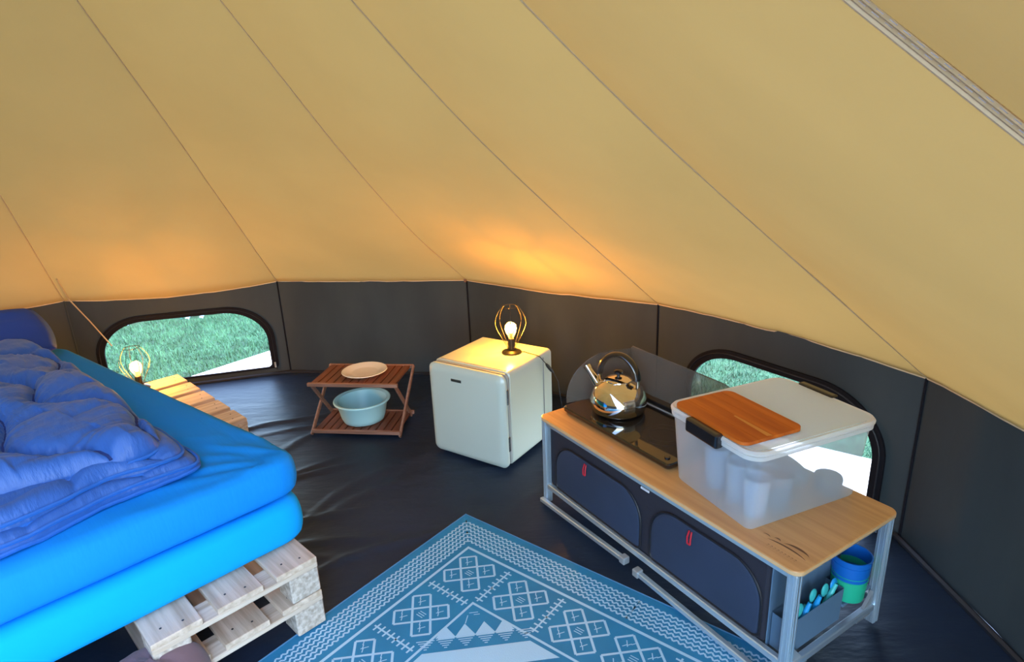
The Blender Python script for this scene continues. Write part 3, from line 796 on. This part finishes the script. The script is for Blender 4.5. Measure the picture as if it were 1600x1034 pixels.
# ------------------------------------------------------------------ camping kitchen unit
UO, UA = Vector((.0959, 2.345, 0)), -1.0263
K = 1.0417; UL, UD, UH = 1.150*K, .4751*K, .412
un = empty('camping_kitchen', tuple(UO), UA, label='low aluminium camping kitchen with bamboo top and dark zipped cupboards', cat='kitchen unit')
def uw(x, y, z=0): return Vector((UO.x+x*cos(UA)-y*sin(UA), UO.y+x*sin(UA)+y*cos(UA), z))
m = MB(); m.rings([[(x, y, z) for x, y in rrect(i_, UL-i_, i_, UD-i_, .03, 8)] for z, i_ in ((UH-.015, .001), (UH-.013, 0), (UH-.003, 0))], cap=True); m.build('table_edge', M_bambooedge, un)
m = MB(); m.rings([[(x, y, z) for x, y in rrect(i_, UL-i_, i_, UD-i_, .03, 8)] for z, i_ in ((UH-.0032, .0), (UH-.0008, .001), (UH, .003))], cap=True); tt_ = m.build('table_top', M_bamboo, un)
# printed mark on the table top
pr = MB()
def arc2(cx, cy, rx, ry, a0, a1, w0, w1, n=14, rot=0):
    vs = []; fs = []
    for k in range(n+1):
        a = radians(a0+(a1-a0)*k/n); w_ = w0+(w1-w0)*sin(pi*k/n)
        for s_ in (-1, 1):
            x, y = (rx)*cos(a), (ry+s_*w_)*sin(a)+s_*w_*.3; vs.append((cx+x*cos(rot)-y*sin(rot), cy+x*sin(rot)+y*cos(rot), UH+.0006))
    for k in range(n): fs.append((2*k, 2*k+1, 2*k+3, 2*k+2))
    pr.add(vs, fs)
arc2(1.135, .078, .040, .016, 20, 170, .0004, .0032); arc2(1.115, .060, .062, .014, 15, 165, .0004, .0022)
arc2(1.045, .075, .012, .006, 0, 180, .0004, .0012); arc2(1.075, .082, .010, .006, 0, 180, .0006, .002)
for k in range(9): arc2(1.075+k*.0105, .042, .003, .004, 0, 300, .0004, .0009, 6)
pr.build('printed_mark', M_print, tt_)
# posts
PW = .030
def post(x, y, name='leg'):
    m = MB()
    m.rbox(x, x+PW, y, y+PW, .007, UH-.016, .003, 1)
    for s_ in (.3, .7): m.box(x+PW*s_-.001, x+PW*s_+.001, y-.0012, y+.0005, .01, UH-.02); m.box(x+PW-.0005, x+PW+.0012, y+PW*s_-.001, y+PW*s_+.001, .01, UH-.02)
    return m.build(name, M_alu, un)
for x in (.008, UL-PW-.008):
    for y in (.008, UD-PW-.008): post(x, y)
def rail(p, q, w_=.020, h_=.022, n_='rail', mt=None):
    m = MB(); m.beam(p, q, w_, h_); return m.build(n_, mt or M_alu, un)
ZR = .088
for y in (.020, UD-.022):
    rail((.03, y, ZR), (UL-.03, y, ZR), .020, .024); rail((.03, y, UH-.028), (UL-.03, y, UH-.028), .018, .020)
for x in (.022, UL-.022):
    rail((x, .03, .070), (x, UD-.03, .070), .020, .024); rail((x, .03, UH-.028), (x, UD-.03, UH-.028), .018, .020)
# folded floor bars at the front
rail((.012, -.004, .019), (.548, -.012, .052), .020, .020, 'floor_bar'); rail((.625, -.012, .042), (UL-.02, -.004, .022), .020, .020, 'floor_bar')
for (x, z) in ((.552, .053), (.622, .042)):
    m = MB(); m.rbox(x-.016, x+.012, -.026, .003, z-.014, z+.014, .004, 2); m.build('bar_end', M_aluj, un)
for y in (UD-.045, .05):
    m = MB(); s_ = 1 if y < .2 else -1
    m.prism([(0, 0), (.075*s_, 0), (0, .085)], 0, .010, Matrix.Translation((UL-.028, y-.0, .045)) @ Matrix.Rotation(pi/2, 4, 'Z') @ Matrix.Rotation(pi/2, 4, 'X')); m.build('corner_bracket', M_aluj, un)
# fabric cupboard body
m = MB(); m.rbox(.036, UL-.100, .030, UD-.036, .095, UH-.020, .010, 2); cab = m.build('cupboard_body', M_cab, un)
m = MB(); m.rbox(UL-.098, UL-.094, .036, UD-.040, .085, UH-.020, .001, 1); m.build('end_panel', M_pocket, un)
def zdoor(x0, x1, z0, z1, px):
    o_ = rrect(x0, x1, z0, z1, .075, 8)
    # only the upper corners strongly rounded
    def op(ins, y):
        top = rrect(x0+ins, x1-ins, z0+ins, z1-ins, .110, 8); bot = rrect(x0+ins, x1-ins, z0+ins, z1-ins, .02, 8)
        return [(x, y, z) for x, z in top[:18]+bot[18:]]
    d_ = MB(); d_.rings([op(0, .0295), op(.003, .025), op(.010, .0225)]); dd = d_.build('zip_door', M_cabdoor, un, True, angle=60)
    z_ = MB(); z_.tube(op(-.001, .0265), .0042, 6, True); z_.build('zip', M_zip, dd, True)
    p_ = MB()
    for s_ in (-.005, .005): p_.tube([(px+s_, .016, z1-.008), (px+s_*1.4, .010, z1-.03), (px+s_*1.2, .010, z1-.052)], .0028, 6)
    p_.tube([(px-.006, .010, z1-.052), (px+.006, .010, z1-.052)], .003, 6); p_.build('zip_pull', M_red, dd, True)
zdoor(.085, .588, .104, .318, .292); zdoor(.640, 1.082, .104, .326, .822)
m = MB(); m.rbox(.585, .625, .026, .0305, .350, .358, .001, 1); m.build('fabric_tag', M_white, un)
# end pocket
x_ = UL-.090
m = MB(); m.rings([[(x_+.0, .045, .090), (x_+.055, .045, .090), (x_+.055, .30, .090), (x_+.0, .30, .090)], [(x_, .045, .205), (x_+.058, .045, .205), (x_+.058, .30, .205), (x_, .30, .205)]], cap=False)
m.add([(x_, .045, .090), (x_+.055, .045, .090), (x_+.055, .30, .090), (x_, .30, .090)], [(0, 1, 2, 3)]); m.build('end_pocket', M_pocket, un)
m = MB(); m.rbox(x_-.002, x_+.062, .300, UD-.045, .136, .146, .002, 1); m.build('end_ledge', M_pocket, un)
for z in (.33, .205):
    m = MB(); m.tube([(UL-.095, UD-.035, z), (UL-.05, UD-.028, z-.005)], .006, 6); m.tube([(UL-.05, UD-.028, z-.005), (UL-.044, UD-.026, z-.006)], .007, 8); m.build('strap_loop', M_zip, un)

# beakers and cutlery in the end pocket
def beaker(x, y, z, r, h, mt, label, cap=False):
    m = MB(); m.lathe([(0, 0), (r*.90, 0), (r*.92, .004), (r*.96, h*.55), (r*.98, h*.56), (r, h*.97), (r*1.03, h*.975), (r*1.03, h), (r*.96, h), (r*.92, h*.5), (r*.88, .006), (0, .006)], 36, cap=False)
    return tag(m.build('beaker', mt, None, True, angle=40, loc=tuple(uw(x, y, z)), rz=UA), label, 'beaker', 'beakers in the end pocket')
bx, by = UL-.050, .355
beaker(bx, by, .1475, .050, .070, M_cupgreen, 'lowest green beaker of the nested stack at the unit end')
beaker(bx, by, .164, .0505, .070, M_cupgreen, 'green beaker second from the bottom of the nested stack')
beaker(bx, by, .180, .051, .070, M_cupgreen, 'green beaker just below the blue ones of the nested stack')
beaker(bx, by, .202, .0535, .070, M_cupblue, 'lower blue beaker of the nested stack at the unit end')
beaker(bx, by, .222, .0545, .070, M_cupblue, 'topmost blue beaker of the nested stack at the unit end')
ends = [(.075, .012, M_cutteal, 'teal', 'leftmost'), (.105, .020, M_cutblue, 'bright blue', 'second from left'), (.135, -.01, M_cutteal, 'teal', 'third from left'), (.165, .02, M_cutblue, 'bright blue', 'fourth from left'), (.195, .0, M_cutteal, 'teal', 'fifth from left'), (.225, .015, M_cutteal, 'teal', 'sixth from left'), (.25, .0, M_cutblue, 'bright blue', 'rightmost')]
for k, (y, dx, mt, cn, wn_) in enumerate(ends):
    m = MB(); tp = [(0, 0, 0), (.004, -.004, .05), (.010, .012+.006*(k % 3), .10), (.016, .02+.012*(k % 3), .128+.008*(k % 2))]
    if k % 2: m.tube(tp, [.004, .006, .009, .006], 8)
    else:
        m.tube(tp[:3], [.004, .005, .006], 8); c_ = Vector(tp[3])
        rg = []
        for q_ in range(9):
            a = -pi/2+pi*q_/8; rr = max(.0005, cos(a)); rg.append([(c_.x+.006*rr*cos(t*pi/6), c_.y+.017*rr*sin(t*pi/6), c_.z+.022*sin(a)) for t in range(12)])
        m.rings(rg)
    tag(m.build('cutlery', mt, None, True, angle=60, loc=tuple(uw(x_+.025+dx*.6, y, .094)), rz=UA), f'{cn} plastic cutlery handle, {wn_} in the end pocket', 'cutlery', 'cutlery in the end pocket')

# ------------------------------------------------------------------ hob with glass guard
hx0, hx1, hy0, hy1 = .030, .640, .100, .405
ho = empty('camping_hob', tuple(uw(0, 0, UH)), UA, label='black glass hob with raised smoked glass guard on the bamboo top', cat='hob')
m = MB(); m.rings([[(x, y, z) for x, y in rrect(hx0+i_, hx1-i_, hy0+i_, hy1-i_, .018, 6)] for z, i_ in ((.001, .008), (.010, .001), (.022, 0), (.027, .004))]); m.build('hob_plate', M_hob, ho)
for cx in (.19, .47):
    for r_ in (.085, .055):
        m = MB(); m.tube([(cx+r_*cos(t*pi/24), .25+r_*sin(t*pi/24), .0272) for t in range(48)], .0008, 4, True); m.build('cooking_ring', M_hobring, ho, True)
m = MB(); m.rbox(hx0+.02, hx1-.02, hy1-.004, hy1+.030, .004, .052, .006, 2); m.build('rear_housing', M_bake, ho)
m = MB(); m.rbox(hx0+.03, hx1-.03, hy1-.010, hy1-.004, .024, .031, .001, 1); m.build('trim_strip', M_alu, ho)
kn = MB(); kn.lathe([(.010, 0), (.010, .004), (.008, .005)], 16, (.600, .135, .027)); kn.build('touch_knob', M_bake, ho)
def panel_yz(path, t0, t1): pass
gy = hy1+.030
go = rrect(.085, .640, .045, .232, .012, 4)      # x, z of the long glass
P_ = []
for x, z in [(.085, .050), (.640, .050), (.640, .150)]: P_.append((x, z))
for k in range(9): a = radians(90*k/8); P_.append((.57+.07*cos(a), .160+.062*sin(a)))
for k in range(5): a = radians(90+90*k/4); P_.append((.097+.012*cos(a), .225+.012*sin(a)))
m = MB(); n_ = len(P_)
m.rings([[(x, gy-.003, z) for x, z in P_], [(x, gy+.003, z) for x, z in P_]]); gl = m.build('glass_guard', M_glass, ho)
m = MB(); m.tube([(x, gy, z) for x, z in P_], .0022, 5, True); m.build('glass_rim', M_glass, gl, True)
# side wing: folded forward along the left end, front corner well rounded
P_ = [(.0, .028), (.305, .028), (.305, .225)]
for k in range(15): a = radians(90+90*k/14); P_.append((.20+.20*cos(a), .045+.185*sin(a)))
w0 = Vector((hx0+.055, gy, 0)); w1 = Vector((hx0-.012, gy-.300, 0)); dd = (w0-w1).normalized(); nn = Vector((-dd.y, dd.x, 0))
m = MB(); m.rings([[tuple(w1+dd*s_+nn*o_+Vector((0, 0, z))) for s_, z in P_] for o_ in (-.0025, .0025)]); gw = m.build('glass_side_wing', M_glass, ho)
m = MB(); m.tube([tuple(w1+dd*s_+Vector((0, 0, z))) for s_, z in P_], .0022, 5, True); m.build('glass_rim', M_glass, gw, True)

# ------------------------------------------------------------------ kettle
kt = empty('kettle', tuple(uw(.205, .256, UH+.0275)), UA, label='polished steel whistling kettle with black handle on the hob', cat='kettle')
m = MB(); m.lathe([(0, .001), (.082, 0), (.094, .005), (.101, .018), (.104, .038), (.103, .058), (.096, .082), (.083, .104), (.066, .120), (.052, .127), (.050, .131), (0, .131)], 56, cap=False); m.build('body', M_steel, kt, True, angle=50)
m = MB(); m.lathe([(0, .130), (.050, .130), (.049, .134), (.035, .142), (.012, .146), (0, .146)], 40, cap=False); ld = m.build('lid', M_steel, kt, True)
m = MB(); m.lathe([(0, .145), (.006, .145), (.007, .152), (.016, .158), (.017, .166), (.010, .171), (0, .172)], 20, cap=False); m.build('lid_knob', M_bake, ld, True)
kt.scale = (1.10, 1.10, 1.04)
sd_ = Vector((-.80, -.25, 0)).normalized()
def kp(r, z): return tuple(sd_*r+Vector((0, 0, z)))
m = MB(); m.tube([kp(.070, .075), kp(.098, .105), kp(.122, .135), kp(.134, .150)], [.024, .018, .0135, .0125], 16); m.build('spout', M_steel, kt, True, angle=60)
m = MB(); m.tube([kp(.130, .145), kp(.140, .157)], [.0155, .0165], 16); m.build('whistle', M_steel, kt, True, angle=60)
hd = Vector((.93, .36, 0)).normalized()
def hp(s_, z): return Vector((hd.x*s_, hd.y*s_, z))
arc = [hp(.078*cos(radians(a)), .135+.098*sin(radians(a))) for a in range(-15, 196, 10)]
def band(pts, wid, th):
    side = Vector((-hd.y, hd.x, 0)); rgs = []
    for i, p in enumerate(pts):
        t = (pts[min(i+1, len(pts)-1)]-pts[max(i-1, 0)]).normalized(); nrm = t.cross(side)
        rgs.append([tuple(p+side*(wid*cos(a))+nrm*(th*sin(a))) for a in [2*pi*k/12 for k in range(12)]])
    return MB().rings(rgs)
band(arc[:3], .012, .003).build('handle_bracket', M_steel, kt, True); band(arc[-3:], .012, .003).build('handle_bracket', M_steel, kt, True)
band(arc[2:-2], .017, .0105).build('handle', M_bake, kt, True)

# ------------------------------------------------------------------ storage box
bxr = radians(-9)
SB = empty('storage_box', tuple(uw(.876, .283, UH+.001)), UA+bxr, label='large milky clear plastic storage box with lid on the bamboo top', cat='storage box')
BW, BD, BH = .335, .430, .245
def ring2(wx, wy, z, r): return [(x, y, z) for x, y in rrect(-wx/2, wx/2, -wy/2, wy/2, r, 7)]
m = MB(); m.rings([ring2(BW-.012, BD-.012, 0, .02), ring2(BW, BD, .008, .024), ring2(BW+.040, BD+.044, BH, .040)], cap=False)
m.add(ring2(BW-.012, BD-.012, 0, .03), [tuple(range(32))]); m.build('tub', M_box, SB, True, angle=40)
m = MB(); m.rings([ring2(BW+.038, BD+.040, BH-.006, .045), ring2(BW+.058, BD+.062, BH-.005, .052), ring2(BW+.060, BD+.064, BH+.008, .052), ring2(BW+.036, BD+.038, BH+.010, .045)], cap=False); m.build('tub_rim', M_rim, SB, True, angle=40)
LZ = BH+.011
m = MB(); m.rings([ring2(BW+.064, BD+.068, LZ, .055), ring2(BW+.066, BD+.070, LZ+.006, .055), ring2(BW+.056, BD+.060, LZ+.013, .052), ring2(BW+.034, BD+.036, LZ+.011, .045)], cap=False); m.build('lid_rim', M_rim, SB, True, angle=40)
m = MB(); m.rings([ring2(BW+.036, BD+.038, LZ+.013, .045), ring2(BW+.024, BD+.026, LZ+.008, .04), ring2(BW+.0, BD+.005, LZ+.008, .035)]); ld = m.build('lid', M_lid, SB, True, angle=40)
for y in (.03, .085, .14): 
    m = MB(); m.rbox(-.15, .15, y, y+.008, LZ+.0082, LZ+.0115, .001, 1); m.build('lid_rib', M_rim, ld)
for s_ in (-1, 1):
    m = MB(); y = s_*(BD/2+.038); cx_ = 0 if s_ < 0 else -.045; m.rbox(cx_-.070, cx_+.070, y-.014, y+.014, BH-.016, LZ+.019, .006, 2); m.build('clip_handle', M_bake, SB)
# board on the lid
bp = uw(.876, .283, 0); rot = UA+bxr
def sw_(x, y): return (bp.x+x*cos(rot)-y*sin(rot), bp.y+x*sin(rot)+y*cos(rot))
q = sw_(-.005, -.130)
cb_ = empty('chopping_board', (*q, UH+.001+LZ+.0155), rot, label='reddish brown wooden chopping board lying on the storage box lid', cat='chopping board')
for (y0_, y1_, mt) in ((-.100, -.060, M_board), (-.060, -.0, M_board), (0, .020, M_board2), (.020, .070, M_board), (.070, .100, M_board)):
    pass
bx_ = .142; cor = .022
stripes = [(-.142, -.085), (-.085, -.020), (-.020, .012), (.012, .085), (.085, .142)]
full = rrect(-.142, .142, -.100, .100, .025, 8)
def clip_poly(poly, y0_, y1_):
    def cut(P, f, inter):
        out = []
        for i in range(len(P)):
            a, b = P[i-1], P[i]
            if f(b):
                if not f(a): out.append(inter(a, b))
                out.append(b)
            elif f(a): out.append(inter(a, b))
        return out
    def it(v): return lambda a, b: (a[0]+(b[0]-a[0])*(v-a[1])/(b[1]-a[1]), v)
    P = cut(poly, lambda p: p[1] >= y0_, it(y0_)); return cut(P, lambda p: p[1] <= y1_, it(y1_))
for k, (y0_, y1_) in enumerate([(-.100, -.052), (-.051, -.006), (-.005, .030), (.031, .066), (.067, .100)]):
    P = clip_poly(full, y0_, y1_); m = MB(); m.prism(P, 0, .010)
    m.build('wood_strip', M_board2 if k == 2 and False else M_board, cb_)
# a lighter strip of sapwood let into the board
m = MB(); m.prism([(.005, -.012), (.135, -.020), (.1395, -.006), (.005, -.006)], .0098, .0104); m.build('sapwood_strip', M_board2, cb_)
cb_.scale = (1.10, 1.13, 1)
# contents: glasses and jars standing in the tub
def tumbler(x, y, r, h, mt, label, nm='drinking_glass', cat='glass'):
    m = MB(); m.lathe([(0, 0), (r*.80, 0), (r*.83, .006), (r*.95, h*.6), (r, h), (r*.96, h), (r*.9, h*.6), (r*.77, .01), (0, .01)], 28, cap=False)
    return tag(m.build(nm, mt, None, True, angle=40, loc=(*sw_(x, y), UH+.0035)), label, cat, 'glassware inside the storage box')
tumbler(.105, -.135, .040, .125, M_glassware, 'clear glass standing in the front corner of the storage box')
tumbler(.02, -.12, .042, .130, M_glassware, 'clear glass at the front middle of the storage box')
tumbler(-.075, -.125, .042, .14, M_glassware, 'clear glass at the front left of the storage box')
tumbler(.105, -.045, .042, .115, M_greyware, 'grey tinted glass along the right side of the storage box')
tumbler(.015, -.03, .044, .12, M_glassware, 'clear glass in the middle of the storage box')
tumbler(-.08, -.03, .044, .14, M_glassware, 'clear glass at the left of the storage box')
m = MB(); rg = []
for k in range(15):
    u = k/14; rr = .048*(1-.55*max(0, (u-.55)/.45)**1.5)
    rg.append([(-.115+.19*u, rr*cos(t*2*pi/24), .050+.0+rr*sin(t*2*pi/24)) for t in range(24)])
m.rings(rg); cj = tag(m.build('carafe', M_greyware, None, True, angle=50, loc=(*sw_(.02, .065), UH+.0045), rz=rot+.25), 'grey glass carafe lying on its side in the storage box', 'carafe', 'glassware inside the storage box')
m = MB(); m.lathe([(0, 0), (.036, 0), (.040, .004), (.043, .05), (.040, .058), (.030, .060), (0, .060)], 26, cap=False)
tag(m.build('lidded_jar', M_greyware, None, True, loc=(*sw_(.115, .150), UH+.0035)), 'small grey lidded jar in the far right corner of the storage box', 'jar', 'glassware inside the storage box')
